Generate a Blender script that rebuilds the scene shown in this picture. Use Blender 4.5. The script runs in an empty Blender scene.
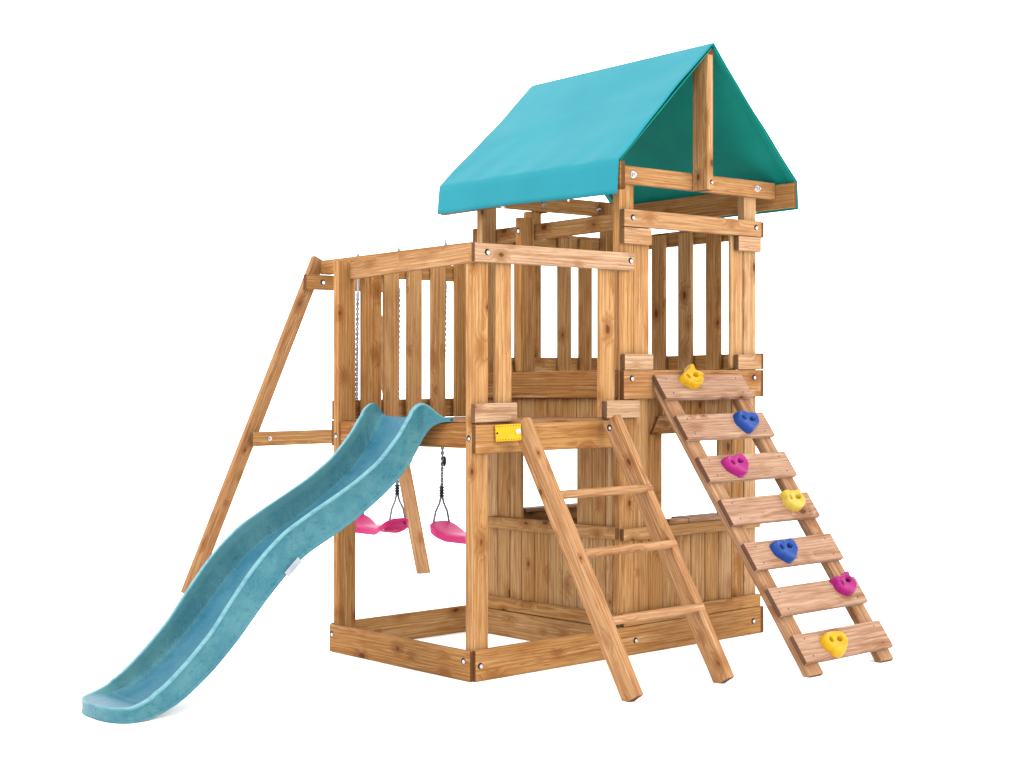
import bpy, bmesh, math, random
import numpy as np
from mathutils import Vector, Matrix

random.seed(7)
scene = bpy.context.scene
COL = scene.collection
R = math.radians

# ------------------------------------------------------------------ camera
cam_data = bpy.data.cameras.new("camera")
cam = bpy.data.objects.new("camera", cam_data)
COL.objects.link(cam)
cam.location = (-4.31875, -5.31737, 1.37853)
cam.rotation_euler = (R(90), 0, R(49.42 - 90))
cam_data.sensor_width = 36.0
cam_data.lens = 1531.0 / 1024.0 * 36.0
cam_data.shift_y = -9.2 / 1024.0
cam_data.clip_start = 0.05
cam_data.clip_end = 500
scene.camera = cam

# ------------------------------------------------------------------ light: white studio
WORLD = 3.3
world = bpy.data.worlds.new("World")
scene.world = world
world.use_nodes = True
wb = world.node_tree.nodes["Background"]
wb.inputs[0].default_value = (1.0, 1.0, 1.0, 1)
wb.inputs[1].default_value = WORLD
scene.view_settings.view_transform = 'Standard'
scene.view_settings.look = 'None'
scene.view_settings.exposure = 0.0
scene.view_settings.gamma = 1.0
scene.view_settings.use_curve_mapping = False


def area_lamp(name, loc, target, size, power, col=(1, 1, 1)):
    d = bpy.data.lights.new(name, 'AREA')
    d.shape = 'DISK'
    d.size = size
    d.energy = power
    d.color = col
    o = bpy.data.objects.new(name, d)
    COL.objects.link(o)
    o.location = loc
    v = Vector(target) - Vector(loc)
    o.rotation_euler = v.to_track_quat('-Z', 'Y').to_euler()
    return o


area_lamp("key_softbox", (1.2, -11.5, 4.6), (1.0, 0.5, 1.2), 4.5, 830, (1.0, 0.97, 0.92))
area_lamp("side_softbox", (-9.0, 1.5, 8.0), (0.8, 0.6, 1.2), 5.0, 620, (1.0, 0.99, 0.97))

# ------------------------------------------------------------------ materials


def new_mat(name):
    m = bpy.data.materials.new(name)
    m.use_nodes = True
    nt = m.node_tree
    for n in list(nt.nodes):
        nt.nodes.remove(n)
    out = nt.nodes.new('ShaderNodeOutputMaterial')
    b = nt.nodes.new('ShaderNodeBsdfPrincipled')
    nt.links.new(b.outputs[0], out.inputs[0])
    return m, nt, b, out


def node(nt, typ, **kw):
    n = nt.nodes.new(typ)
    for k, v in kw.items():
        setattr(n, k, v)
    return n


def math_n(nt, op, a, b=None, clamp=False):
    n = nt.nodes.new('ShaderNodeMath')
    n.operation = op
    n.use_clamp = clamp
    for i, v in enumerate((a, b)):
        if v is None:
            continue
        if isinstance(v, (int, float)):
            n.inputs[i].default_value = v
        else:
            nt.links.new(v, n.inputs[i])
    return n.outputs[0]


def mix_c(nt, fac, a, b, blend='MIX'):
    n = nt.nodes.new('ShaderNodeMix')
    n.data_type = 'RGBA'
    n.blend_type = blend
    n.clamp_factor = True
    for idx, v in ((0, fac), (6, a), (7, b)):
        if isinstance(v, (int, float)):
            n.inputs[idx].default_value = v
        elif isinstance(v, tuple):
            n.inputs[idx].default_value = (*v, 1)
        else:
            nt.links.new(v, n.inputs[idx])
    return n.outputs[2]


def ramp(nt, fac, stops):
    n = nt.nodes.new('ShaderNodeValToRGB')
    el = n.color_ramp.elements
    while len(el) < len(stops):
        el.new(0.5)
    for e, (p, c) in zip(el, stops):
        e.position = p
        e.color = (*c, 1) if len(c) == 3 else c
    nt.links.new(fac, n.inputs[0])
    return n.outputs[0]


def dim(nt, c, k=0.735):
    return mix_c(nt, 1.0, c, (k, k, k), 'MULTIPLY')


def map_range(nt, v, a, b, c=0.0, d=1.0, smooth=True):
    n = nt.nodes.new('ShaderNodeMapRange')
    n.interpolation_type = 'SMOOTHSTEP' if smooth else 'LINEAR'
    nt.links.new(v, n.inputs[0])
    for i, x in enumerate((a, b, c, d)):
        n.inputs[i + 1].default_value = x
    return n.outputs[0]


def wood_material():
    m, nt, b, out = new_mat("stained_pine")
    L = nt.links.new
    g = node(nt, 'ShaderNodeAttribute', attribute_name='gco')
    tone = node(nt, 'ShaderNodeAttribute', attribute_name='tone').outputs['Fac']
    pink = node(nt, 'ShaderNodeAttribute', attribute_name='pink').outputs['Fac']
    endg = node(nt, 'ShaderNodeAttribute', attribute_name='endg').outputs['Fac']
    co = g.outputs['Vector']

    def scaled(sx, sy, sz, off=(0, 0, 0)):
        n = node(nt, 'ShaderNodeMapping')
        n.inputs['Scale'].default_value = (sx, sy, sz)
        n.inputs['Location'].default_value = off
        L(co, n.inputs['Vector'])
        return n.outputs[0]

    def noise(vec, scale, detail=2.0, rough=0.5):
        n = node(nt, 'ShaderNodeTexNoise')
        n.inputs['Scale'].default_value = scale
        n.inputs['Detail'].default_value = detail
        n.inputs['Roughness'].default_value = rough
        L(vec, n.inputs['Vector'])
        return n.outputs[0]

    # knots
    vk = node(nt, 'ShaderNodeTexVoronoi')
    vk.feature = 'F1'
    vk.inputs['Scale'].default_value = 1.0
    L(scaled(5.4, 9.5, 9.5), vk.inputs['Vector'])
    kd = vk.outputs['Distance']
    ksep = node(nt, 'ShaderNodeSeparateColor')
    L(vk.outputs['Color'], ksep.inputs[0])
    knot_on = map_range(nt, ksep.outputs[0], 0.16, 0.20)
    ksize = math_n(nt, 'ADD', math_n(nt, 'MULTIPLY', ksep.outputs[1], 0.10), 0.045)
    kn = math_n(nt, 'DIVIDE', kd, ksize)
    knw = noise(scaled(14, 60, 60), 1.0, 2.0)
    kn = math_n(nt, 'ADD', kn, math_n(nt, 'MULTIPLY', math_n(nt, 'SUBTRACT', knw, 0.5), 1.1))
    core = math_n(nt, 'MULTIPLY', map_range(nt, kn, 0.75, 1.25, 1.0, 0.0), knot_on)
    halo = math_n(nt, 'MULTIPLY', map_range(nt, kn, 1.0, 4.2, 1.0, 0.0), knot_on)

    # growth rings about the pith, bent round the knots
    sep = node(nt, 'ShaderNodeSeparateXYZ')
    L(co, sep.inputs[0])
    wv = noise(scaled(1.0, 8, 8), 1.0, 2.0)
    wv2 = noise(scaled(5, 22, 22, (3, 1, 7)), 1.0, 2.0)
    rr = math_n(nt, 'SQRT', math_n(nt, 'ADD', math_n(nt, 'MULTIPLY', sep.outputs[1], sep.outputs[1]),
                                   math_n(nt, 'MULTIPLY', sep.outputs[2], sep.outputs[2])))
    rr = math_n(nt, 'ADD', rr, math_n(nt, 'MULTIPLY', wv, 0.042))
    rr = math_n(nt, 'ADD', rr, math_n(nt, 'MULTIPLY', wv2, 0.008))
    rr = math_n(nt, 'ADD', rr, math_n(nt, 'MULTIPLY', halo, 0.022))
    fr = math_n(nt, 'FRACT', math_n(nt, 'MULTIPLY', rr, 72.0))
    ring = ramp(nt, fr, [(0.0, (0, 0, 0)), (0.62, (0.45, 0.45, 0.45)), (0.86, (1, 1, 1)), (1.0, (0.05, 0.05, 0.05))])
    ringv = node(nt, 'ShaderNodeRGBToBW')
    L(ring, ringv.inputs[0])
    ringv = ringv.outputs[0]

    fibre = noise(scaled(4, 150, 150), 1.0, 3.0, 0.7)
    fleck = noise(scaled(9, 130, 130, (4, 2, 9)), 1.0, 2.0, 0.6)
    streak = noise(scaled(2.2, 46, 46, (11, 3, 5)), 1.0, 3.0, 0.6)
    blotch = noise(scaled(3.2, 11, 11, (5, 9, 2)), 1.0, 3.0, 0.6)
    pale = noise(scaled(2.6, 70, 70, (2, 8, 1)), 1.0, 2.0, 0.55)

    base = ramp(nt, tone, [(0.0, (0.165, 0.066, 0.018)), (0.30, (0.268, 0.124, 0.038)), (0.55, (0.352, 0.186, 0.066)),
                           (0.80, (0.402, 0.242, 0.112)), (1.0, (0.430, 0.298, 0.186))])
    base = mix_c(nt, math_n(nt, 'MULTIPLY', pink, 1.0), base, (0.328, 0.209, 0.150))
    dark = mix_c(nt, 1.0, base, (0.50, 0.335, 0.215), 'MULTIPLY')
    lite = mix_c(nt, 0.55, base, (0.50, 0.37, 0.22))
    c = mix_c(nt, map_range(nt, blotch, 0.48, 0.80, 0.0, 0.55), base, dark)
    c = mix_c(nt, math_n(nt, 'MULTIPLY', ringv, 0.66), c, dark)
    c = mix_c(nt, map_range(nt, streak, 0.52, 0.70, 0.0, 0.65), c, dark)
    c = mix_c(nt, map_range(nt, pale, 0.55, 0.75, 0.0, 0.62), c, lite)
    c = mix_c(nt, map_range(nt, fibre, 0.45, 0.68, 0.0, 0.58), c, dark)
    c = mix_c(nt, map_range(nt, fleck, 0.62, 0.72, 0.0, 0.70), c, dark)
    c = mix_c(nt, math_n(nt, 'MULTIPLY', halo, 0.75), c, dark)
    c = mix_c(nt, math_n(nt, 'MULTIPLY', core, 0.85), c, (0.060, 0.022, 0.008))
    endc = mix_c(nt, 1.0, base, (0.20, 0.14, 0.115), 'MULTIPLY')
    endc = mix_c(nt, math_n(nt, 'MULTIPLY', ringv, 0.5), endc, (0.07, 0.032, 0.015))
    c = mix_c(nt, math_n(nt, 'MULTIPLY', endg, 0.85), c, endc)
    L(dim(nt, c), b.inputs['Base Color'])
    ro = map_range(nt, fibre, 0.3, 0.8, 0.68, 0.85)
    L(ro, b.inputs['Roughness'])
    b.inputs['Specular IOR Level'].default_value = 0.06
    bump = node(nt, 'ShaderNodeBump')
    bump.inputs['Strength'].default_value = 0.35
    bump.inputs['Distance'].default_value = 0.0015
    h = math_n(nt, 'ADD', fibre, math_n(nt, 'MULTIPLY', ringv, 0.5))
    h = math_n(nt, 'SUBTRACT', h, math_n(nt, 'MULTIPLY', core, 0.5))
    L(h, bump.inputs['Height'])
    L(bump.outputs[0], b.inputs['Normal'])
    return m


def obj_noise(nt, scale, detail=3.0, rough=0.55, stretch=None, loc=(0, 0, 0)):
    tc = node(nt, 'ShaderNodeTexCoord')
    vec = tc.outputs['Object']
    if stretch or loc != (0, 0, 0):
        mp = node(nt, 'ShaderNodeMapping')
        mp.inputs['Scale'].default_value = stretch or (1, 1, 1)
        mp.inputs['Location'].default_value = loc
        nt.links.new(vec, mp.inputs['Vector'])
        vec = mp.outputs[0]
    n = node(nt, 'ShaderNodeTexNoise')
    n.inputs['Scale'].default_value = scale
    n.inputs['Detail'].default_value = detail
    n.inputs['Roughness'].default_value = rough
    nt.links.new(vec, n.inputs['Vector'])
    return n.outputs[0]


def add_bump(nt, b, h, strength, dist):
    bump = node(nt, 'ShaderNodeBump')
    bump.inputs['Strength'].default_value = strength
    bump.inputs['Distance'].default_value = dist
    nt.links.new(h, bump.inputs['Height'])
    nt.links.new(bump.outputs[0], b.inputs['Normal'])


def fabric_material():
    m, nt, b, out = new_mat("teal_tarpaulin")
    n1 = obj_noise(nt, 2.2, 4)
    n2 = obj_noise(nt, 420, 2)
    c = mix_c(nt, map_range(nt, n1, 0.3, 0.7), (0.016, 0.228, 0.285), (0.022, 0.250, 0.305))
    c = mix_c(nt, map_range(nt, n2, 0.3, 0.8, 0, 0.25), c, (0.012, 0.175, 0.225))
    nt.links.new(dim(nt, c, .72), b.inputs['Base Color'])
    b.inputs['Roughness'].default_value = 0.48
    b.inputs['Specular IOR Level'].default_value = 0.06
    wr = obj_noise(nt, 3.0, 3, 0.5, (1.0, 0.45, 1.0))
    fine = math_n(nt, 'ADD', math_n(nt, 'MULTIPLY', wr, 6.0), math_n(nt, 'MULTIPLY', n2, 0.15))
    add_bump(nt, b, fine, 0.35, 0.006)
    tr = node(nt, 'ShaderNodeBsdfTranslucent')
    tr.inputs[0].default_value = (0.010, 0.260, 0.185, 1)
    mx = node(nt, 'ShaderNodeMixShader')
    mx.inputs[0].default_value = 0.22
    nt.links.new(b.outputs[0], mx.inputs[1])
    nt.links.new(tr.outputs[0], mx.inputs[2])
    nt.links.new(mx.outputs[0], out.inputs[0])
    return m


def slide_material():
    m, nt, b, out = new_mat("turquoise_moulded_plastic")
    n1 = obj_noise(nt, 8.5, 6, 0.65)
    n2 = obj_noise(nt, 160, 3, 0.7)
    n3 = obj_noise(nt, 30, 4, 0.6, (1.0, 0.4, 1.6))
    c = mix_c(nt, map_range(nt, n1, 0.35, 0.68), (0.022, 0.112, 0.150), (0.050, 0.158, 0.182))
    c = mix_c(nt, map_range(nt, n2, 0.50, 0.74, 0, 0.60), c, (0.085, 0.215, 0.235))
    c = mix_c(nt, map_range(nt, n3, 0.54, 0.70, 0, 0.50), c, (0.012, 0.080, 0.095))
    # fine pale scuffs
    tc = node(nt, 'ShaderNodeTexCoord')
    mp = node(nt, 'ShaderNodeMapping')
    mp.inputs['Rotation'].default_value = (0, R(35), 0)
    mp.inputs['Scale'].default_value = (160, 30, 7)
    nt.links.new(tc.outputs['Object'], mp.inputs['Vector'])
    sc = node(nt, 'ShaderNodeTexNoise')
    sc.inputs['Scale'].default_value = 1.0
    sc.inputs['Detail'].default_value = 2
    nt.links.new(mp.outputs[0], sc.inputs['Vector'])
    c = mix_c(nt, map_range(nt, sc.outputs[0], 0.60, 0.74, 0, 0.16), c, (0.15, 0.30, 0.33))
    sheen = node(nt, 'ShaderNodeAttribute', attribute_name='floor_sheen').outputs['Fac']
    rim_glint = node(nt, 'ShaderNodeAttribute', attribute_name='rim_glint').outputs['Fac']
    wall = node(nt, 'ShaderNodeAttribute', attribute_name='wall_shade').outputs['Fac']
    c = mix_c(nt, math_n(nt, 'MULTIPLY', wall, 0.55), c, (0.010, 0.082, 0.092))  # darker channel walls: shade put into the colour
    c = mix_c(nt, math_n(nt, 'MULTIPLY', sheen, 0.40), c, (0.014, 0.095, 0.175))  # bluer channel floor: a painted reflection
    c = mix_c(nt, math_n(nt, 'MULTIPLY', rim_glint, map_range(nt, n3, 0.3, 0.6, 0.35, 0.75)), c, (0.13, 0.30, 0.34))  # paler rims: highlight painted into the colour
    nt.links.new(dim(nt, c, .70), b.inputs['Base Color'])
    nt.links.new(map_range(nt, n1, 0.3, 0.7, 0.40, 0.52), b.inputs['Roughness'])
    b.inputs['Specular IOR Level'].default_value = 0.13
    add_bump(nt, b, math_n(nt, 'ADD', n2, math_n(nt, 'MULTIPLY', n1, 3.0)), 0.25, 0.002)
    return m


def plastic(name, col, rough=0.35, var=0.10, spec=0.12):
    m, nt, b, out = new_mat(name)
    n1 = obj_noise(nt, 45, 4, 0.6)
    d = tuple(x * (1 - var * 2) for x in col)
    c = mix_c(nt, map_range(nt, n1, 0.35, 0.7), col, d)
    nt.links.new(dim(nt, c, .66), b.inputs['Base Color'])
    b.inputs['Roughness'].default_value = rough
    b.inputs['Specular IOR Level'].default_value = spec
    n2 = obj_noise(nt, 260, 2)
    add_bump(nt, b, n2, 0.2, 0.001)
    return m


def metal(name, col, rough):
    m, nt, b, out = new_mat(name)
    n1 = obj_noise(nt, 200, 2)
    nt.links.new(mix_c(nt, map_range(nt, n1, 0.3, 0.7), col, tuple(x * .8 for x in col)), b.inputs['Base Color'])
    b.inputs['Metallic'].default_value = 1.0
    b.inputs['Roughness'].default_value = rough
    return m


def rope_material():
    m, nt, b, out = new_mat("grey_braided_rope")
    tc = node(nt, 'ShaderNodeTexCoord')
    w = node(nt, 'ShaderNodeTexWave')
    w.wave_type = 'BANDS'
    w.bands_direction = 'DIAGONAL'
    w.inputs['Scale'].default_value = 40
    w.inputs['Distortion'].default_value = 1.0
    nt.links.new(tc.outputs['Object'], w.inputs['Vector'])
    c = mix_c(nt, w.outputs[1], (0.055, 0.055, 0.072), (0.15, 0.147, 0.178))
    nt.links.new(dim(nt, c), b.inputs['Base Color'])
    b.inputs['Roughness'].default_value = 0.8
    return m


def ground_material():
    m, nt, b, out = new_mat("white_studio_floor")
    n1 = obj_noise(nt, 1.5, 3)
    nt.links.new(mix_c(nt, map_range(nt, n1, 0.3, 0.7), (0.97, 0.97, 0.97), (0.955, 0.955, 0.955)), b.inputs['Base Color'])
    b.inputs['Roughness'].default_value = 0.9
    b.inputs['Specular IOR Level'].default_value = 0.1
    return m


WOOD = wood_material()
FABRIC = fabric_material()


def cloth_inside_material():
    m, nt, b, out = new_mat("shaded_tarpaulin_inside")  # underside of the same cloth, its shade and transmitted light painted in
    n1 = obj_noise(nt, 2.2, 4)
    n2 = obj_noise(nt, 420, 2)
    c = mix_c(nt, map_range(nt, n1, 0.3, 0.7), (0.003, 0.140, 0.115), (0.004, 0.165, 0.132))
    c = mix_c(nt, map_range(nt, n2, 0.3, 0.8, 0, 0.3), c, (0.004, 0.110, 0.095))
    nt.links.new(dim(nt, c, .86), b.inputs['Base Color'])
    b.inputs['Roughness'].default_value = 0.6
    b.inputs['Specular IOR Level'].default_value = 0.05
    wr = obj_noise(nt, 3.0, 3, 0.5, (1.0, 0.45, 1.0))
    add_bump(nt, b, math_n(nt, 'ADD', math_n(nt, 'MULTIPLY', wr, 6.0), math_n(nt, 'MULTIPLY', n2, 0.15)), 0.35, 0.006)
    return m


CLOTH_INSIDE = cloth_inside_material()
SLIDE = slide_material()
YELLOW = plastic("yellow_plastic", (0.52, 0.29, 0.008))
PALE_YELLOW = plastic("pale_yellow_plastic", (0.50, 0.36, 0.055))
BLUE = plastic("blue_plastic", (0.012, 0.050, 0.235))
MAGENTA = plastic("magenta_plastic", (0.30, 0.012, 0.140))
PINK = plastic("pink_plastic", (0.40, 0.013, 0.110), 0.45, 0.08, 0.10)
BLACK = plastic("black_plastic", (0.012, 0.012, 0.022), 0.4)
DARK = plastic("dark_bolt_recess", (0.020, 0.013, 0.010), 0.8, 0.1, 0.1)
PLATE = plastic("yellow_sign_plate", (0.58, 0.31, 0.004), 0.45, 0.04)
WHITE = plastic("white_sticker", (0.300, 0.318, 0.350), 0.5, 0.02)
PRINT = plastic("faint_grey_print", (0.22, 0.25, 0.32), 0.6, 0.02)
STEEL = metal("galvanised_steel", (0.52, 0.53, 0.56), 0.30)
ZINC = metal("dull_zinc", (0.20, 0.215, 0.25), 0.40)
ROPE = rope_material()
GROUND = ground_material()

# ------------------------------------------------------------------ mesh helpers
WLOC = {}


def warp(v):
    # the floor falls a few millimetres per metre; posts stay plumb
    return Vector((v.x, v.y, v.z + 0.004 * v.x - 0.013 * v.y))


class MB:
    def __init__(self):
        self.bm = bmesh.new()
        self.gco = self.bm.verts.layers.float_vector.new('gco')
        self.tone = self.bm.verts.layers.float.new('tone')
        self.pink = self.bm.verts.layers.float.new('pink')
        self.endg = self.bm.faces.layers.float.new('endg')

    def board(self, c, u, v, w, dims, tone=.55, pink=0.0, bev=.005, seg=2):
        """box centred at c; u grain direction, dims = (length, width, thickness)"""
        t = bmesh.new()
        bmesh.ops.create_cube(t, size=1.0)
        for x in t.verts:
            x.co = Vector((x.co.x * dims[0], x.co.y * dims[1], x.co.z * dims[2]))
        if bev > 0:
            bmesh.ops.bevel(t, geom=list(t.edges), offset=min(bev, .45 * min(dims)), segments=seg, profile=0.5, affect='EDGES')
        t.normal_update()
        self.add(t, c, u, v, w, tone, pink)

    def add(self, t, c, u, v, w, tone=.55, pink=0.0, mat=None):
        c, u, v, w = Vector(c), Vector(u).normalized(), Vector(v).normalized(), Vector(w).normalized()
        tone = min(1, max(0, tone + random.uniform(-.14, .14)))
        off = (random.uniform(0, 60), random.choice((-1, 1)) * random.uniform(.015, .07), random.uniform(.01, .09))
        vm = {}
        for x in t.verts:
            n = self.bm.verts.new(c + u * x.co.x + v * x.co.y + w * x.co.z)
            n[self.gco] = (x.co.x + off[0], x.co.y + off[1], x.co.z + off[2])
            n[self.tone] = tone
            n[self.pink] = pink
            vm[x.index] = n
        flip = u.cross(v).dot(w) < 0
        for f in t.faces:
            vs = [vm[x.index] for x in f.verts]
            if flip:
                vs.reverse()
            try:
                nf = self.bm.faces.new(vs)
            except ValueError:
                continue
            nf[self.endg] = 1.0 if abs(f.normal.x) > .8 else 0.0
            nf.material_index = f.material_index
            nf.smooth = f.smooth
        t.free()

    def box(self, x0, x1, y0, y1, z0, z1, ax='z', tone=.55, pink=0.0, bev=.005):
        c = Vector(((x0 + x1) / 2, (y0 + y1) / 2, (z0 + z1) / 2))
        d = (x1 - x0, y1 - y0, z1 - z0)
        X, Y, Z = Vector((1, 0, 0)), Vector((0, 1, 0)), Vector((0, 0, 1))
        if ax == 'x':
            a = (X, Z, Y) if d[2] >= d[1] else (X, Y, Z)
            dims = (d[0], d[2], d[1]) if d[2] >= d[1] else d
        elif ax == 'y':
            a = (Y, Z, X) if d[2] >= d[0] else (Y, X, Z)
            dims = (d[1], d[2], d[0]) if d[2] >= d[0] else (d[1], d[0], d[2])
        else:
            a = (Z, X, Y) if d[0] >= d[1] else (Z, Y, X)
            dims = (d[2], d[0], d[1]) if d[0] >= d[1] else (d[2], d[1], d[0])
        self.board(c, *a, dims, tone, pink, bev)
        return self

    def beam(self, p0, p1, side, width, thick, tone=.55, pink=0.0, bev=.005):
        p0, p1 = Vector(p0), Vector(p1)
        u = (p1 - p0).normalized()
        v = Vector(side)
        v = (v - u * v.dot(u)).normalized()
        w = u.cross(v)
        self.board((p0 + p1) / 2, u, v, w, ((p1 - p0).length, width, thick), tone, pink, bev)
        return self

    def tube(self, pts, r, n=8):
        pts = [Vector(p) for p in pts]
        rings = []
        a = None
        for i, p in enumerate(pts):
            d = (pts[min(i + 1, len(pts) - 1)] - pts[max(i - 1, 0)]).normalized()
            if a is None:
                a = d.orthogonal()
            a = (a - d * a.dot(d)).normalized()
            b = d.cross(a)
            rr = r[i] if isinstance(r, (list, tuple)) else r
            rings.append([self.bm.verts.new(p + a * rr * math.cos(2 * math.pi * k / n) + b * rr * math.sin(2 * math.pi * k / n)) for k in range(n)])
        for a, b in zip(rings, rings[1:]):
            for k in range(n):
                f = self.bm.faces.new((a[k], a[(k + 1) % n], b[(k + 1) % n], b[k]))
                f.smooth = True
        self.bm.faces.new(list(reversed(rings[0])))
        self.bm.faces.new(rings[-1])
        return self

    def build(self, name, mats, parent=None, smooth=None, keep=None, label=None):
        bm = self.bm
        for v in bm.verts:
            v.co = warp(v.co)
        bmesh.ops.recalc_face_normals(bm, faces=list(bm.faces)) if keep is None else None
        lo = Vector([min(v.co[i] for v in bm.verts) for i in range(3)])
        hi = Vector([max(v.co[i] for v in bm.verts) for i in range(3)])
        ctr = (lo + hi) / 2
        for v in bm.verts:
            v.co -= ctr
        me = bpy.data.meshes.new(name)
        bm.to_mesh(me)
        bm.free()
        for m in (mats if isinstance(mats, (list, tuple)) else [mats]):
            me.materials.append(m)
        if smooth is not None:
            me.shade_smooth()
            me.set_sharp_from_angle(angle=R(smooth))
        o = bpy.data.objects.new(name, me)
        COL.objects.link(o)
        WLOC[o.name] = ctr
        if parent is not None:
            o.parent = parent
            o.location = ctr - WLOC[parent.name]
        else:
            o.location = ctr
        if label:
            o['label'] = label
        return o


def tag(o, label=None, cat=None, group=None, kind=None):
    for k, v in (('label', label), ('category', cat), ('group', group), ('kind', kind)):
        if v:
            o[k] = v
    return o


def empty(name, loc):
    o = bpy.data.objects.new(name, None)
    o.empty_display_size = .2
    o.location = loc
    COL.objects.link(o)
    WLOC[o.name] = Vector(loc)
    return o


def disc(mb, c, nrm, r0, r1, h, n=16, mi=0):
    """short truncated cone standing on a surface"""
    c, nrm = Vector(c), Vector(nrm).normalized()
    a = nrm.orthogonal().normalized()
    b = nrm.cross(a)
    lo = [mb.bm.verts.new(c + (a * math.cos(2 * math.pi * k / n) + b * math.sin(2 * math.pi * k / n)) * r0) for k in range(n)]
    hi = [mb.bm.verts.new(c + nrm * h + (a * math.cos(2 * math.pi * k / n) + b * math.sin(2 * math.pi * k / n)) * r1) for k in range(n)]
    fs = [mb.bm.faces.new((lo[k], lo[(k + 1) % n], hi[(k + 1) % n], hi[k])) for k in range(n)]
    fs.append(mb.bm.faces.new(hi))
    fs.append(mb.bm.faces.new(list(reversed(lo))))
    for f in fs:
        f.material_index = mi
    return mb


def bolt(parent, pos, nrm, big=1.0, recess=True):
    mb = MB()
    p, n = Vector(pos), Vector(nrm).normalized()
    if recess:
        disc(mb, p - n * .002, n, .0150 * big, .0145 * big, .0027, 18, 1)
        side = n.cross(Vector((0, 0, 1))).normalized()
        q = p + side * (-.0035) + Vector((0, 0, -.0025))
        disc(mb, q, n, .0105 * big, .0095 * big, .003, 6, 0)
        disc(mb, q + n * .003, n, .0062 * big, .003 * big, .004, 12, 0)
    else:
        disc(mb, p, n, .015 * big, .014 * big, .003, 18, 0)
        disc(mb, p + n * .003, n, .0105 * big, .0098 * big, .010, 6, 0)
        disc(mb, p + n * .013, n, .006 * big, .004 * big, .010, 10, 0)
    return mb.build('bolt', [STEEL, DARK], parent)


NX, NY, NZ = Vector((-1, 0, 0)), Vector((0, -1, 0)), Vector((0, 0, 1))

# ------------------------------------------------------------------ the setting
g = MB()
S = 40
g.bm.faces.new([g.bm.verts.new((x, y, -0.001)) for x, y in ((-S, -S), (S, -S), (S, S), (-S, S))])
ground = g.build('ground', GROUND)
tag(ground, 'plain white floor under the play set', kind='structure')

# ------------------------------------------------------------------ the play set
PS = empty('play_set', (1.0, 0.57, 0.0))
tag(PS, 'wooden climbing tower with teal tent roof, turquoise slide, ladder and climbing ramp', 'play set')


def part(name, x0, x1, y0, y1, z0, z1, ax, tone=.55, pink=0.0, bev=.005, parent=PS):
    return MB().box(x0, x1, y0, y1, z0, z1, ax, tone, pink, bev).build(name, WOOD, parent)


# posts
p0 = part('post', .025, .122, .032, .079, 0.0, 1.968, 'z', .68)
bolt(p0, (.025, .055, 1.092), NX)
p1 = part('post', .022, .128, 1.090, 1.137, 0.0, 1.966, 'z', .52)
bolt(p1, (.022, 1.116, 1.085), NX)
pF = part('post', .955, 1.055, .032, .080, 0.0, 2.385, 'z', .74)
bolt(pF, (.955, .056, 1.33), NX)
pR = part('post', 1.879, 1.975, .032, .080, 0.0, 2.385, 'z', .74)
pL = part('post', .955, 1.060, 1.090, 1.137, 0.0, 2.385, 'z', .60)
pB = part('post', 1.880, 1.975, 1.090, 1.137, 0.0, 2.385, 'z', .58)
pM = part('post', .957, 1.055, .770, .815, 1.40, 2.215, 'z', .62)
bolt(pM, (.957, .793, 2.145), NX, 1.1)
pS = part('post', 1.362, 1.458, 1.170, 1.216, 1.17, 2.31, 'z', .55)

# sandbox base
b1 = part('base_board', 0.0, .024, .016, 1.143, 0.0, .138, 'y', .45)
bolt(b1, (0.0, .062, .09), NX)
bolt(b1, (0.0, 1.118, .09), NX)
b2 = part('base_board', .021, 1.977, 0.0, .029, 0.0, .141, 'x', .50)
for x in (.048, 1.034, 1.915):
    bolt(b2, (x, 0.0, .070), NY)
b3 = part('base_board', .026, 1.977, 1.139, 1.167, 0.0, .140, 'x', .50)
b4 = part('base_board', .927, .953, .031, 1.060, 0.0, .134, 'y', .58)
b5 = part('base_board', 1.978, 2.005, .002, 1.166, 0.0, .140, 'y', .45)

# balcony deck
d1 = part('deck_board', .021, .945, 0.0, .029, 1.024, 1.153, 'x', .52)
d2 = part('deck_board', .030, .058, .080, 1.088, 1.046, 1.160, 'y', .42)
d3 = part('deck_board', .030, .953, 1.139, 1.167, 1.034, 1.163, 'x', .45)
db = MB()
yy = .034
while yy < 1.10:
    db.box(.062 if .0 < yy < .0 else .060, .952, yy, min(yy + .097, 1.106), 1.138, 1.165, 'x', .38, .35, .003)
    yy += .1005
db.build('deck', WOOD, PS)
# tower deck
t1 = part('deck_board', .955, 1.980, 0.0, .030, 1.255, 1.397, 'x', .50, .15)
bolt(t1, (1.008, 0.0, 1.357), NY)
bolt(t1, (1.922, 0.0, 1.358), NY)
t2 = part('deck_board', .926, .953, .034, 1.106, 1.262, 1.400, 'y', .50)
t3 = part('deck_board', .957, 1.977, 1.139, 1.167, 1.255, 1.397, 'x', .55)
t4 = part('deck_board', 1.978, 2.005, .002, 1.166, 1.255, 1.397, 'y', .55)
db = MB()
xx = 1.058
while xx < 1.87:
    db.box(xx, min(xx + .097, 1.876), .084, 1.058, 1.378, 1.402, 'y', .35, .3, .003)
    xx += .1005
db.build('deck', WOOD, PS)

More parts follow.
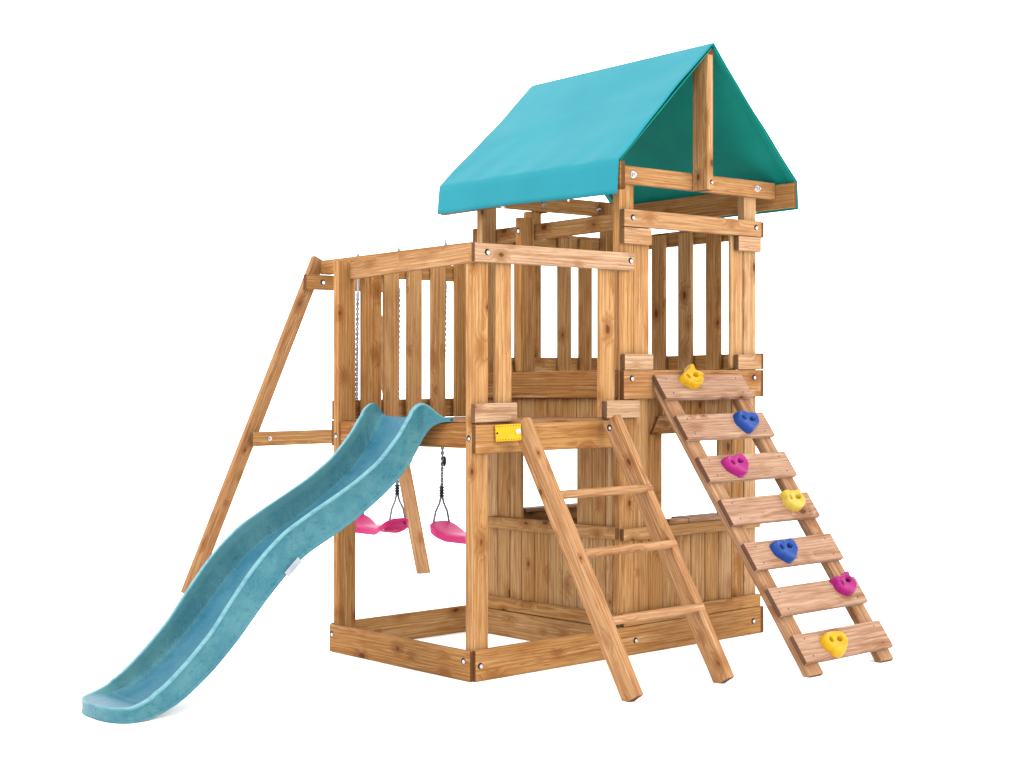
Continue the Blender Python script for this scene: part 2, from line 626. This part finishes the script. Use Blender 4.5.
# balcony guard: front rail with two slats, side rail, far guard
r1 = part('guard_rail', .014, 1.027, -.003, .030, 1.886, 1.972, 'x', .86, .45)
bolt(r1, (.086, -.003, 1.932), NY)
bolt(r1, (.997, -.003, 1.934), NY)
part('slat', .168, .264, .034, .056, 1.166, 1.968, 'z', .80, parent=r1)
part('slat', .824, .926, .034, .056, 1.166, 1.968, 'z', .78, parent=r1)
r2 = MB().beam((.016, .004, 1.928), (.104, 1.088, 1.918), (0, 0, 1), .088, .030, .55, .25).build('guard_rail', WOOD, PS)
r3 = part('guard_rail', .122, .950, 1.113, 1.138, 1.890, 1.974, 'x', .42)
part('slat', .165, .272, 1.066, 1.111, 1.166, 1.970, 'z', .56, parent=r3)
for x in (.304, .454, .612, .770):
    part('slat', x, x + .096, 1.090, 1.111, 1.166, 1.996, 'z', .60, parent=r3)
r4 = part('guard_rail', .032, .950, 1.139, 1.167, 1.166, 1.264, 'x', .48)
# blocks holding the slats
part('filler_block', .016, .268, -.002, .030, 1.164, 1.250, 'x', .97, .35)
part('filler_block', .838, 1.066, -.002, .030, 1.164, 1.250, 'x', .97, .30)
part('filler_block', .960, 1.160, -.002, .030, 1.399, 1.478, 'x', .90, .30)
part('filler_block', 1.794, 1.981, -.002, .030, 1.399, 1.478, 'x', .84, .30)
part('filler_block', .956, 1.150, -.002, .030, 2.017, 2.098, 'x', .80, .25)
part('filler_block', 1.798, 1.979, -.002, .030, 2.022, 2.100, 'x', .78, .25)
# tower guards
r5 = part('guard_rail', .954, 1.979, -.004, .030, 2.102, 2.186, 'x', .76, .25)
bolt(r5, (1.012, -.004, 2.146), NY)
bolt(r5, (1.932, -.004, 2.150), NY)
part('slat', 1.060, 1.168, .036, .058, 1.402, 2.17, 'z', .76, parent=r5)
part('slat', 1.780, 1.874, .036, .058, 1.402, 2.17, 'z', .74, parent=r5)
r6 = part('guard_rail', 1.062, 1.090, .084, 1.134, 2.102, 2.186, 'y', .62)
r7 = part('guard_rail', .950, 1.977, 1.139, 1.167, 2.102, 2.186, 'x', .52)
bolt(r7, (1.447, 1.139, 2.165), NY, 1.0, False)
for x in (1.065, 1.220, 1.543, 1.707):
    part('slat', x, x + .096, 1.114, 1.137, 1.402, 2.17, 'z', .62, parent=r7)
r8 = part('guard_rail', .957, 1.977, 1.139, 1.167, 1.400, 1.486, 'x', .55)
bolt(r8, (1.33, 1.139, 1.445), NY, 1.0, False)
r9 = part('guard_rail', 1.978, 2.006, .002, 1.166, 2.100, 2.184, 'y', .55)
for y in (.062, .264, .472, .676, .884):
    part('slat', 1.945, 1.967, y, y + .103, 1.402, 2.17, 'z', .66, parent=r9)
r10 = part('guard_rail', 1.978, 2.006, .002, 1.166, 1.400, 1.486, 'y', .58)

# ------------------------------------------------------------------ lower play house walls


def plank_wall(name, edges, z0, z1, fixed, axis, tone, th=.020, parent=PS):
    """one panel of boards: edges along the axis, fixed = outer plane"""
    mb = MB()
    for a, b in edges:
        lo, hi = min(a, b) + .0008, max(a, b) - .0008
        tn = tone + random.uniform(-.09, .09)
        if axis == 'x':
            mb.box(lo, hi, fixed, fixed + th, z0, z1, 'z', tn, 0, .0072)
        else:
            mb.box(fixed, fixed + th, lo, hi, z0, z1, 'z', tn, 0, .0072)
    return mb.build(name, WOOD, parent)


def pairs(lst):
    return list(zip(lst, lst[1:]))


fx = [1.057, 1.163, 1.261, 1.362, 1.469, 1.576, 1.680, 1.782, 1.877]
plank_wall('wall_panel', pairs(fx), .142, .575, .034, 'x', .68)
plank_wall('wall_panel', pairs(fx[:3]), .578, 1.300, .034, 'x', .66)
plank_wall('wall_panel', pairs(fx[6:]), .578, 1.300, .034, 'x', .68)
plank_wall('wall_panel', pairs(fx[2:7]), 1.10, 1.300, .034, 'x', .62)
ly = [.084, .133, .230, .343, .449, .558, .664, .767, .860, .960, 1.058]
plank_wall('wall_panel', pairs(ly), .138, .590, .957, 'y', .66)
plank_wall('wall_panel', pairs(ly[:4]), .592, 1.300, .957, 'y', .66)
plank_wall('wall_panel', pairs(ly[7:]), .592, 1.300, .957, 'y', .66)
plank_wall('wall_panel', pairs(ly[3:8]), 1.12, 1.300, .957, 'y', .64)
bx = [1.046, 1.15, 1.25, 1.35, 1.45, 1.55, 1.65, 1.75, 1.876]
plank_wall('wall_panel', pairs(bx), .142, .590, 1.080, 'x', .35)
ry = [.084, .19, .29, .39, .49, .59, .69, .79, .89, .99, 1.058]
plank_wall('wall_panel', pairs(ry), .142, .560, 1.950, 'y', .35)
# trims
part('sill_trim', .956, 1.977, .002, .031, .561, .622, 'x', .56)
part('sill_trim', .926, .954, .034, 1.010, .568, .630, 'y', .56)
part('sill_trim', .956, 1.980, .001, .031, .143, .207, 'x', .60)
part('sill_trim', .926, .954, .034, 1.060, .138, .204, 'y', .54)
part('sill_trim', 1.046, 1.876, 1.045, 1.078, .57, .632, 'x', .4)
# window header with mitred ends
hd = bmesh.new()
pts = [(-.30, -.046), (.30, -.046), (.245, .046), (-.245, .046)]
lo = [hd.verts.new((x, y, -.011)) for x, y in pts]
hi = [hd.verts.new((x, y, .011)) for x, y in pts]
hd.faces.new(hi)
hd.faces.new(list(reversed(lo)))
for k in range(4):
    hd.faces.new((lo[k], lo[(k + 1) % 4], hi[(k + 1) % 4], hi[k]))
bmesh.ops.bevel(hd, geom=list(hd.edges), offset=.004, segments=2, profile=.5, affect='EDGES')
hd.verts.index_update()
hd.normal_update()
hm = MB()
hm.add(hd, (1.462, .0215, 1.123), (1, 0, 0), (0, 0, 1), (0, -1, 0), .42, .1)
hm.build('window_header', WOOD, PS)
# counters on the sills
cm = MB()
cm.box(1.262, 1.404, -.012, .070, .624, .646, 'x', .46, .35, .004)
cm.box(1.406, 1.720, -.012, .115, .624, .648, 'x', .62, .8, .004)
cm.build('counter', WOOD, PS)
part('counter', 1.19, 1.80, 1.000, 1.078, .634, .656, 'x', .72, .85, .004)

# ------------------------------------------------------------------ roof frame
e1 = part('eave_beam', .803, .832, -.134, 1.262, 2.258, 2.390, 'y', .45)
e2 = part('eave_beam', 2.098, 2.118, -.126, 1.262, 2.258, 2.390, 'y', .55)
g1 = part('gable_beam', .834, 2.096, 0.0, .030, 2.310, 2.398, 'x', .64, .15)
bolt(g1, (1.016, 0.0, 2.356), NY, 1.25, False)
bolt(g1, (1.946, 0.0, 2.356), NY, 1.25, False)
g2 = part('gable_beam', .834, 2.098, 1.139, 1.167, 2.310, 2.398, 'x', .45)
bolt(g2, (1.445, 1.139, 2.350), NY, 1.1, False)
bolt(g2, (1.874, 1.139, 2.352), NY, 1.1, False)
k1 = part('king_post', 1.441, 1.486, -.104, -.003, 2.304, 2.990, 'z', .66)
bolt(k1, (1.472, -.104, 2.345), NY, .8)
k2 = part('king_post', 1.441, 1.486, 1.143, 1.240, 2.304, 2.990, 'z', .40)
part('ridge_beam', 1.442, 1.485, -.112, 1.256, 2.988, 3.014, 'y', .22)
for y in (.16, .66, 1.1):
    bolt(e2, (2.114, y, 2.258), Vector((0, 0, -1)), .9, False)
for y in (.25, .75):
    bolt(e1, (.817, y, 2.258), Vector((0, 0, -1)), .9, False)


def canopy():
    mb = MB()
    prof = []
    XL, XR, XA, ZA, ZE = .796, 2.122, 1.464, 3.040, 2.396
    # s along the section: left valance -> fold -> ridge -> fold -> right valance
    for k in range(7):
        t = k / 6
        prof.append((XL - .006 * (1 - t), 2.236 + (ZE - 2.236) * t, 'v', t))
    N = 40
    for k in range(1, N + 1):
        t = k / N
        prof.append((XL + (XA - XL) * t, ZE + (ZA - ZE) * t, 'l', t))
    for k in range(1, N + 1):
        t = k / N
        prof.append((XA + (XR - XA) * t, ZA + (ZE - ZA) * t, 'r', t))
    for k in range(1, 7):
        t = k / 6
        prof.append((XR + .004 * t, ZE - (ZE - 2.250) * t, 'w', t))
    M = 56
    rows = []
    rnd = random.Random(3)
    ph = [rnd.uniform(0, 6.28) for _ in range(8)]
    for j in range(M + 1):
        t = j / M
        y = -.126 + t * (1.258 + .126)
        lift = .016 * t
        row = []
        for (x, z, s, q) in prof:
            dx = dz = dy = 0.0
            if s in 'lr':
                sag = math.sin(math.pi * q) * math.sin(math.pi * t)
                amp = .010 * sag + .0030 * math.sin(9 * t + 5 * q + ph[0]) * math.sin(math.pi * q) + .0016 * math.sin(21 * t - 7 * q + ph[1]) * (1 - q if s == 'l' else q) + .0020 * math.sin(34 * t + 9 * q + ph[5]) * (max(0, 1 - q * 2.2) if s == 'l' else max(0, 1 - (1 - q) * 2.2)) + .0014 * math.sin(17 * q + 3 * t + ph[6]) * math.sin(math.pi * q)
                nx = -(ZA - ZE) / math.hypot(XA - XL, ZA - ZE)
                nz = (XA - XL) / math.hypot(XA - XL, ZA - ZE)
                if s == 'r':
                    nx = -nx
                dx, dz = -nx * amp, -nz * amp
                # gable edge of the cloth bows in slightly
                dy = (.010 * math.sin(math.pi * q)) * ((1 - t) ** 8) - .012 * math.sin(math.pi * q) * (t ** 8)
            else:
                hang = (1 - q) if s == 'v' else q
                sg = -1 if s == 'v' else 1
                dx = sg * hang * (.004 + .004 * math.sin(11 * t + ph[2]) + .0025 * math.sin(29 * t + ph[3]))
                dz = hang * (.003 * math.sin(7 * t + ph[4]) + (.012 * t if s == 'v' else 0))
            row.append(mb.bm.verts.new((x + dx, y + dy, z + dz + lift * min(1, max(0, (XA - x) / .6)))))
        rows.append(row)
    for a, b in zip(rows, rows[1:]):
        for k in range(len(a) - 1):
            mb.bm.faces.new((a[k], a[k + 1], b[k + 1], b[k]))
    o = mb.build('canopy', [FABRIC, CLOTH_INSIDE], PS, smooth=62, label='teal fabric roof')
    md = o.modifiers.new('cloth_thickness', 'SOLIDIFY')
    md.thickness = .003
    md.offset = 1.0
    md.material_offset = 1
    return o


canopy_o = canopy()
# folded hem along the two gable edges, inside the cloth
for y0 in (-.122, 1.226):
    for (xa, za, xb, zb) in ((.806, 2.392, 1.455, 3.016), (2.111, 2.392, 1.473, 3.016)):
        hm = MB()
        hm.beam((xa, y0 + .018, za), (xb, y0 + .018, zb), (0, 1, 0), .034, .003, .5, 0, 0)
        hm.build('hem', CLOTH_INSIDE, canopy_o)

# ------------------------------------------------------------------ slide
def smooth_interp(xs, ks, vs, n=5):
    v = np.interp(xs, ks, vs)
    for _ in range(n):
        v2 = v.copy()
        v2[1:-1] = .25 * v[:-2] + .5 * v[1:-1] + .25 * v[2:]
        v = v2
    return v


def build_slide():
    rim = [(.045, 1.172), (.020, 1.180), (0, 1.206), (-.022, 1.240), (-.046, 1.254), (-.075, 1.250), (-.11, 1.222), (-.175, 1.120), (-.29, 1.000),
           (-.42, .912), (-.545, .845), (-.665, .783), (-.785, .716), (-.885, .634), (-.957, .560), (-1.055, .440),
           (-1.14, .328), (-1.243, .226), (-1.341, .142), (-1.425, .088), (-1.462, .074), (-1.50, .062), (-1.56, .060), (-1.66, .062)]
    bot = [(.045, 1.168), (.015, 1.166), (-.01, 1.152), (-.03, 1.126), (-.095, 1.026), (-.177, .920), (-.29, .832), (-.42, .747), (-.545, .678), (-.68, .612),
           (-.77, .545), (-.885, .432), (-1.026, .273), (-1.14, .163), (-1.255, .077), (-1.34, .032), (-1.415, .008), (-1.49, .001), (-1.66, .001)]
    rim = rim[::-1]
    bot = bot[::-1]
    xs = np.unique(np.concatenate([-1.40 - .180 * np.sin(np.linspace(0, math.pi / 2, 60)), np.linspace(-1.40, -.12, 84), np.linspace(-.12, .045, 34)]))
    zr = smooth_interp(xs, [a for a, _ in rim], [b for _, b in rim], 3)
    zb = smooth_interp(xs, [a for a, _ in bot], [b for _, b in bot], 6)
    mb = MB()
    YC, HW = .495, .205
    LR_ = mb.bm.verts.layers.float.new('rim_glint')
    LS_ = mb.bm.verts.layers.float.new('wall_shade')
    LF_ = mb.bm.verts.layers.float.new('floor_sheen')
    loops = []
    for i, x in enumerate(xs):
        r, b = zr[i], zb[i]
        slope = (zb[min(i + 1, len(xs) - 1)] - zb[max(i - 1, 0)]) / (xs[min(i + 1, len(xs) - 1)] - xs[max(i - 1, 0)])
        st = math.sqrt(1 + slope * slope)
        f = b + .030 * st
        t0 = max(0, min(1, (x + .015) / .06))
        f = f * (1 - t0) + (b + .010) * t0
        # at the foot the channel opens on to a flat lip
        tn = max(0.0, min(1.0, (-1.30 - x) / .19))
        tn = tn * tn * (3 - 2 * tn)
        f = f * (1 - tn) + .058 * tn
        r = max(r, f + .002)
        b = min(b, f - .006)
        d = r - f
        # flare at the top, rounded nose at the foot
        fl = max(0, min(1, (x + .055) / .085))
        fl = fl * fl
        k = 1.0
        if x < -1.47:
            q = min(.9995, (-1.47 - x) / .1102)
            k = max(.16, (1 - q ** 2.4) ** (1 / 2.4))
        OUT = HW + .10 * fl
        INR = HW + .055 * fl
        wall = min(1.0, d / .05)
        # half section from the centre to the outer edge: (offset, z)
        half = [(0, f - .002), (.055, f - .0015), (.095, f), (.134, f + .003 * wall), (.150, f + .012 * wall),
                (.159, f + .26 * d), (.166 + (INR - HW), f + .66 * d), (.172 + (INR - HW), r - .012 * wall),
                (.178 + (INR - HW), r - .002 * wall), (.186 + (INR - HW), r), (OUT - .006, r), (OUT - .001, r - .004 * wall),
                (OUT, r - .012 * min(1, (r - b) / .06)), (OUT - .004, r - .018 * min(1, (r - b) / .06)),
                (OUT - .006, b + .34 * (r - b)), (OUT - .005, b + .14 * (r - b)), (OUT - .001, b + .11 * (r - b)), (OUT + .001, b)]
        ub = max(b + .0005, f - .018 * st) * (1 - tn) + (b + .0005) * tn
        under = [(OUT - .012, b), (OUT - .014, ub + .0003), (0, ub)]
        pts = []
        for y, z in half:
            pts.append((YC - y * k, z))
        for y, z in under:
            pts.append((YC - y * k, z))
        mir = [(YC + y * k, z) for y, z in (half[1:] + under[:-1])]
        pts = pts + mir[::-1]
        tags = [0, 0, .9, .6, .1, .0, -.5, -1, -.6, 2, 2, 2, 0, 0, 0, 0, 0, 0]  # weights for the painted rim highlight and wall shade
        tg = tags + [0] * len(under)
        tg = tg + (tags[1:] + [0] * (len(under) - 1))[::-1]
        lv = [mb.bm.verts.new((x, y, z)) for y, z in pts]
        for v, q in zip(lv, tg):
            v[LR_] = 1.0 if q == 2 else 0.0
            v[LS_] = min(1, max(0, -q)) * wall
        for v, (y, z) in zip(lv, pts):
            v[LF_] = 1.0 if abs(y - YC) < .137 * k and abs(z - f) < .012 else 0.0
        loops.append(lv)
    n = len(loops[0])
    for a, b in zip(loops, loops[1:]):
        for k in range(n):
            mb.bm.faces.new((a[k], b[k], b[(k + 1) % n], a[(k + 1) % n]))
    mb.bm.faces.new(loops[0])
    mb.bm.faces.new(list(reversed(loops[-1])))
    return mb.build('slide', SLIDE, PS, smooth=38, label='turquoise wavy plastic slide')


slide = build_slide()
st = MB()
st.beam((-.790, .286, .528), (-.722, .286, .590), (0.6, 0, -1), .030, .003, .5, 0, .001)
for k, ln in enumerate((.030, .046, .038)):
    c0 = Vector((-.756, .2843, .559)) + Vector((.6, 0, -.659)).normalized() * ((k - 1) * .007)
    st.board(c0, (.739, 0, .674), (.674, 0, -.739), (0, -1, 0), (ln, .0022, .0004), .5, 0, 0)
for f in st.bm.faces:
    if f.calc_area() < .0003 and max(v.co.y for v in f.verts) < .28452:
        f.material_index = 1
sticker = st.build('sticker', [WHITE, PRINT], slide)

# ------------------------------------------------------------------ ladder
dL = Vector((0, -.527, -.85)).normalized()
nL = Vector((0, -.85, .527)).normalized()     # out of the front edge
LW = .098
for xl, tn in ((.210, .66), (.780, .60)):
    top_front = Vector((xl + .0225, -.112, 1.187))
    cen = top_front - nL * (LW / 2)
    ln = (cen.z - .006) / (-dL.z)
    lr = MB().beam(cen, cen + dL * ln, nL, LW, .045, tn, .28, .007).build('ladder_rail', WOOD, PS)
    if xl > .5:
        bolt(lr, (xl, -.078, 1.122), NX, 1.1)
for z in (.842, .594, .320):
    yf = -.112 - (1.187 - z) * .6195
    c = Vector((0, yf + .012, z))
    mb = MB()
    mb.board((.5375, c.y, c.z), (1, 0, 0), dL, nL, (.578, .038, .030), .62, .35, .011, 3)
    mb.build('ladder_rung', WOOD, PS)

# ------------------------------------------------------------------ climbing ramp
dC = Vector((0, -.588, -.809)).normalized()
nC = Vector((0, -.809, .588)).normalized()
P0C = Vector((1.15, -.017, 1.376))
for x0 in (1.168, 1.702):
    a = Vector((x0 + .0475, P0C.y, P0C.z)) - nC * (.028 + .0235) - dC * (-.02)
    ln = (a.z + .004) / (-dC.z)
    MB().beam(a, a + dC * ln, (1, 0, 0), .095, .045, .52, .55, .008).build('stringer', WOOD, PS)


def hold(parent, x, s, mat, shape, rot, sc=1.0):
    x, s = x - .016, s + .012
    """moulded climbing hold with two screw holes"""
    mb = MB()
    NR, NS = 22, 84
    hn = lambda a, c, w: math.exp(-((a - c) / w) ** 2)
    outline = {
        'heart': lambda a: .058 * (1 + .22 * hn(a, .72, .42) + .22 * hn(a, 2.42, .42) - .22 * hn(a, math.pi / 2, .32) + .20 * hn(a, 1.5 * math.pi, .38) - .08 * hn(a, 3.9, .4) - .08 * hn(a, 5.52, .4)),
        'tri': lambda a: .058 * (1 + .14 * hn(a, .60, .50) + .14 * hn(a, 2.54, .50) + .26 * hn(a, 1.5 * math.pi, .40) - .05 * hn(a, math.pi / 2, .4) - .07 * hn(a, 3.9, .4) - .07 * hn(a, 5.52, .4)),
        'cat': lambda a: .052 * (1 + .40 * hn(a, .86, .20) + .40 * hn(a, 2.28, .20) + .10 * hn(a, 1.5 * math.pi, .5) - .05 * hn(a, math.pi / 2, .35)),
        'horn': lambda a: .052 * (1 + .55 * hn(a, 1.30, .24) + .30 * hn(a, .15, .45) + .25 * hn(a, 2.85, .35) + .05 * hn(a, 1.5 * math.pi, .6)),
    }[shape]
    ang = rot
    ex, ey = Vector((1, 0, 0)), -dC
    c0 = P0C + Vector((x - P0C.x, 0, 0)) + dC * s
    eyes = [(-.025, .014), (.025, .014)]
    H = .042 * sc
    rings = []

    def pos(u, v, h):
        uu = u * math.cos(ang) - v * math.sin(ang)
        vv = u * math.sin(ang) + v * math.cos(ang)
        return c0 + ex * uu * sc * 1.20 + ey * vv * sc * .90 + nC * h

    hcent = lambda u, v: sum(math.exp(-((u - a) ** 2 + (v - b) ** 2) / .0000008 ** .5 * .0 - (math.hypot(u - a, v - b) / .0125) ** 6) for a, b in eyes)
    idx = []
    for i in range(NR + 1):
        t = i / NR
        ring = []
        for k in range(NS):
            a = 2 * math.pi * k / NS
            ro = outline(a)
            if i <= NR - 6:
                tt = t / ((NR - 6) / NR)
                rad = ro * .86 * tt
                u, v = rad * math.cos(a), rad * math.sin(a)
                h = H * (.80 - .14 * (1 - tt ** 2) + .22 * tt ** 3)
                if shape in ('horn', 'cat') and v > .035:
                    h += (v - .035) * .5
                hole = hcent(u, v)
                h -= hole * .027
                ring.append((pos(u, v, h), hole))
            else:
                q = (i - (NR - 6)) / 6
                rad = ro * (.86 + .20 * math.sin(q * math.pi / 2))
                u, v = rad * math.cos(a), rad * math.sin(a)
                h = H * 1.02 * math.cos(q * math.pi / 2)
                if shape in ('horn', 'cat') and v > .035:
                    h += (v - .035) * .5 * (1 - q)
                ring.append((pos(u, v, h), 0))
        rings.append([(mb.bm.verts.new(p), hh) for p, hh in ring])
    for ra, rb in zip(rings, rings[1:]):
        for k in range(NS):
            q = (ra[k], ra[(k + 1) % NS], rb[(k + 1) % NS], rb[k])
            f = mb.bm.faces.new([v for v, _ in q])
            f.smooth = True
            if sum(h for _, h in q) / 4 > .55:
                f.material_index = 1
    bmesh.ops.remove_doubles(mb.bm, verts=[v for v, _ in rings[0]], dist=.0001)
    dk = DARK if mat not in (YELLOW, PALE_YELLOW) else YELLOW
    return mb.build('climbing_hold', [mat, dk], parent)


HOLDS = [(1.397, .030, YELLOW, 'horn', .15, 'yellow climbing hold'), (1.633, .300, BLUE, 'heart', -.25, 'blue climbing hold'),
         (1.382, .553, MAGENTA, 'heart', .15, 'magenta climbing hold'), (1.655, .778, PALE_YELLOW, 'cat', 0, 'pale yellow climbing hold'),
         (1.402, 1.040, BLUE, 'heart', .05, 'blue climbing hold'), (1.686, 1.262, MAGENTA, 'cat', .25, 'magenta climbing hold'),
         (1.396, 1.540, YELLOW, 'tri', -.1, 'yellow climbing hold')]
for k in range(7):
    s0 = .2453 * k
    mb = MB()
    c = P0C + Vector((.325, 0, 0)) + dC * (s0 + .072) - nC * .014
    mb.board(c, (1, 0, 0), dC, nC, (.652, .144, .028), .62, .92, .005)
    pl = mb.build('climbing_plank', WOOD, PS)
    for x in (1.215, 1.735):
        for s in (.028, .116):
            q = P0C + Vector((x - P0C.x, 0, 0)) + dC * (s0 + s)
            disc(MB0 := MB(), q - nC * .001, nC, .0042, .0036, .0016, 10)
            MB0.build('screw', DARK, pl)
    x, s, mt, shp, rot, lab = HOLDS[k]
    h = hold(pl, x, s, mt, shp, rot)
    h['label'] = lab

# ------------------------------------------------------------------ yellow sign plate on the balcony deck board
PA, PB = Vector((.126, -.012, 1.113)), Vector((.206, -.100, 1.119))
pu = (PB - PA).normalized()
pn = Vector((pu.y, -pu.x, 0)).normalized()
pv = pn.cross(pu) if pn.cross(pu).z > 0 else -pn.cross(pu)
pc = (PA + PB) / 2
pm = MB()
pm.board(pc, pu, pv, pn, ((PB - PA).length, .076, .007), .5, 0, .003)
for k in range(9):
    for zz in (-.031, .031):
        disc(pm, pc + pu * ((k - 4) * .0125) + pv * zz + pn * .0034, pn, .0024, .0020, .0010, 8, 1)
disc(pm, pc - pu * .050 + pn * .0034, pn, .005, .0045, .002, 12, 1)
plate = pm.build('sign_plate', [PLATE, DARK], PS, label='small yellow plate with dotted edge')
bolt(plate, pc + pu * .047 + pv * .004 + pn * .0034, pn, .8, False)

# ------------------------------------------------------------------ swing beam and its frame
sb = part('swing_beam', 1.435, 1.515, 1.190, 3.395, 2.095, 2.190, 'y', .46)
HY = (3.010, 2.555, 2.072, 1.612)
XS = 1.475
for y in HY:
    mb = MB()
    disc(mb, (XS, y, 2.189), NZ, .018, .017, .004, 14)
    disc(mb, (XS, y, 2.193), NZ, .011, .011, .012, 6)
    disc(mb, (XS, y, 2.205), NZ, .006, .005, .026, 8)
    disc(mb, (XS, y, 2.096), -NZ, .018, .017, .004, 14)
    # ring below the beam
    ring = [Vector((XS + .016 * math.cos(a), y, 2.066 + .024 * math.sin(a))) for a in np.linspace(-math.pi * 1.2, math.pi * .95, 22)]
    mb.tube(ring, .0045, 8)
    mb.tube([(XS, y, 2.094), (XS, y, 2.088)], .006, 8)
    mb.tube([(XS, y, 2.200), (XS, y, 2.090)], .005, 8)
    mb.build('swing_hook', ZINC, sb)
# legs
lgL = MB().beam((.452, 3.425, 0.022), (1.440, 3.425, 2.205), (1, 0, 0), .092, .045, .50, .2).build('swing_leg', WOOD, PS)
lgR = MB().beam((2.312, 3.385, -.030), (1.800, 3.385, 2.160), (1, 0, 0), .095, .045, .62, .3).build('swing_leg', WOOD, PS)
c1 = part('cross_brace', 1.300, 1.980, 3.355, 3.398, 1.990, 2.090, 'x', .50)
bolt(c1, (1.430, 3.355, 2.040), NY, 1.35)
c2 = part('cross_brace', .880, 2.090, 3.340, 3.383, .952, 1.046, 'x', .55)
bolt(c2, (1.005, 3.340, 1.000), NY, 1.0, False)

# ------------------------------------------------------------------ swings


def ferrule(mb, x, y, z, r, h, n=4):
    zs, rs = [], []
    for k in range(n):
        for q, s in ((0, .62), (.25, 1), (.75, 1), (.999, .62)):
            zs.append(z + h * (k + q) / n)
            rs.append(r * s)
    mb.tube([(x, y, a) for a in zs], rs, 14)


def seat_mesh(x, ya, yb, z):
    """saddle shaped moulded seat; long axis y, ends curl upward"""
    mb = MB()
    yc, hl = (ya + yb) / 2, abs(yb - ya) / 2 + .018
    NU, NV = 48, 16
    prof = lambda u: .010 * u * u + .056 * max(0, (abs(u) - .40) / .60) ** 1.5
    top, botm = [], []
    for i in range(NU + 1):
        u = -1 + 2 * i / NU
        w = .082 + .022 * min(1, abs(u) / .7) ** 2
        e = max(0, (abs(u) - .80) / .20)
        w *= math.sqrt(max(.05, 1 - .62 * e ** 3))
        zz = z + prof(u)
        rt, rb = [], []
        for j in range(NV + 1):
            v = -1 + 2 * j / NV
            r = abs(v) ** 8
            rt.append(mb.bm.verts.new((x + v * w, yc + u * hl, zz - .010 * r)))
            rb.append(mb.bm.verts.new((x + v * (w - .003), yc + u * hl * .99, zz - .018 - .030 * abs(v) ** 10)))
        top.append(rt)
        botm.append(rb)
    for i in range(NU):
        for j in range(NV):
            mb.bm.faces.new((top[i][j], top[i + 1][j], top[i + 1][j + 1], top[i][j + 1]))
            mb.bm.faces.new((botm[i][j], botm[i][j + 1], botm[i + 1][j + 1], botm[i + 1][j]))
        for j in (0, NV):
            a, b = (top, botm) if j == 0 else (botm, top)
            mb.bm.faces.new((a[i][j], b[i][j], b[i + 1][j], a[i + 1][j]))
    for i in (0, NU):
        for j in range(NV):
            mb.bm.faces.new((top[i][j], top[i][j + 1], botm[i][j + 1], botm[i][j]))
    for u in (-.94, -.84, -.74, .74, .84, .94):
        zz = z + prof(u)
        mb.box(x - .066, x + .066, yc + u * hl - .003, yc + u * hl + .003, zz - .046, zz - .010, 'x', .5, 0, .001)
    return mb


def make_swing(ha, hb, ya, yb, zs, label):
    """ha, hb: hook positions on the beam; ya, yb: rope positions at the seat"""
    t = empty('swing', (XS, (ya + yb) / 2, zs))
    t.location = warp(Vector(t.location))
    WLOC[t.name] = Vector(t.location)
    tag(t, label, 'swing', 'swings on the swing beam')
    seat_mesh(XS, ya, yb, zs).build('seat', PINK, t, smooth=40)
    for hy, y, sg in ((ha, ya, 1), (hb, yb, -1)):
        ze = zs + .046
        zf = zs + .212
        at = lambda z: y + (hy - y) * (z - zf) / (2.04 - zf)
        rp = MB()
        for ph in (0, math.pi):
            zz = np.linspace(1.925, zf + .02, 150)
            rp.tube([(XS + .0062 * math.cos(ph + z * 95), at(z) + .0062 * math.sin(ph + z * 95), z) for z in zz], .0056, 6)
        for dx in (-.064, .064):
            rp.tube([(XS, y, zf + .03), (XS + dx * .25, y, zf - .035), (XS + dx * .7, y + sg * .002, zs + .125), (XS + dx, y + sg * .004, ze)], .0074, 8)
        rp.build('rope', ROPE, t, smooth=60)
        fm = MB()
        ferrule(fm, XS, y, zf, .016, .068, 4)
        fm.build('ferrule', BLACK, t, smooth=50)
        am = MB()
        ferrule(am, XS + .014, at(zf + .19), zf + .19, .015, .062, 1)
        am.build('rope_adjuster', BLACK, t, smooth=50)
        cm = MB()
        cm.tube([(XS, at(z), z) for z in (2.046, 2.036, 1.965, 1.955, 1.935, 1.915)], [.004, .006, .006, .011, .013, .008], 10)
        cm.build('rope_thimble', ZINC, t, smooth=50)
    return t


make_swing(HY[0], HY[1], 3.030, 2.572, .428, 'pink swing farther from the tower, its far half hidden behind the turquoise slide')
make_swing(HY[2], HY[3], 2.112, 1.565, .436, 'pink swing nearer the tower, partly hidden by the front corner post')
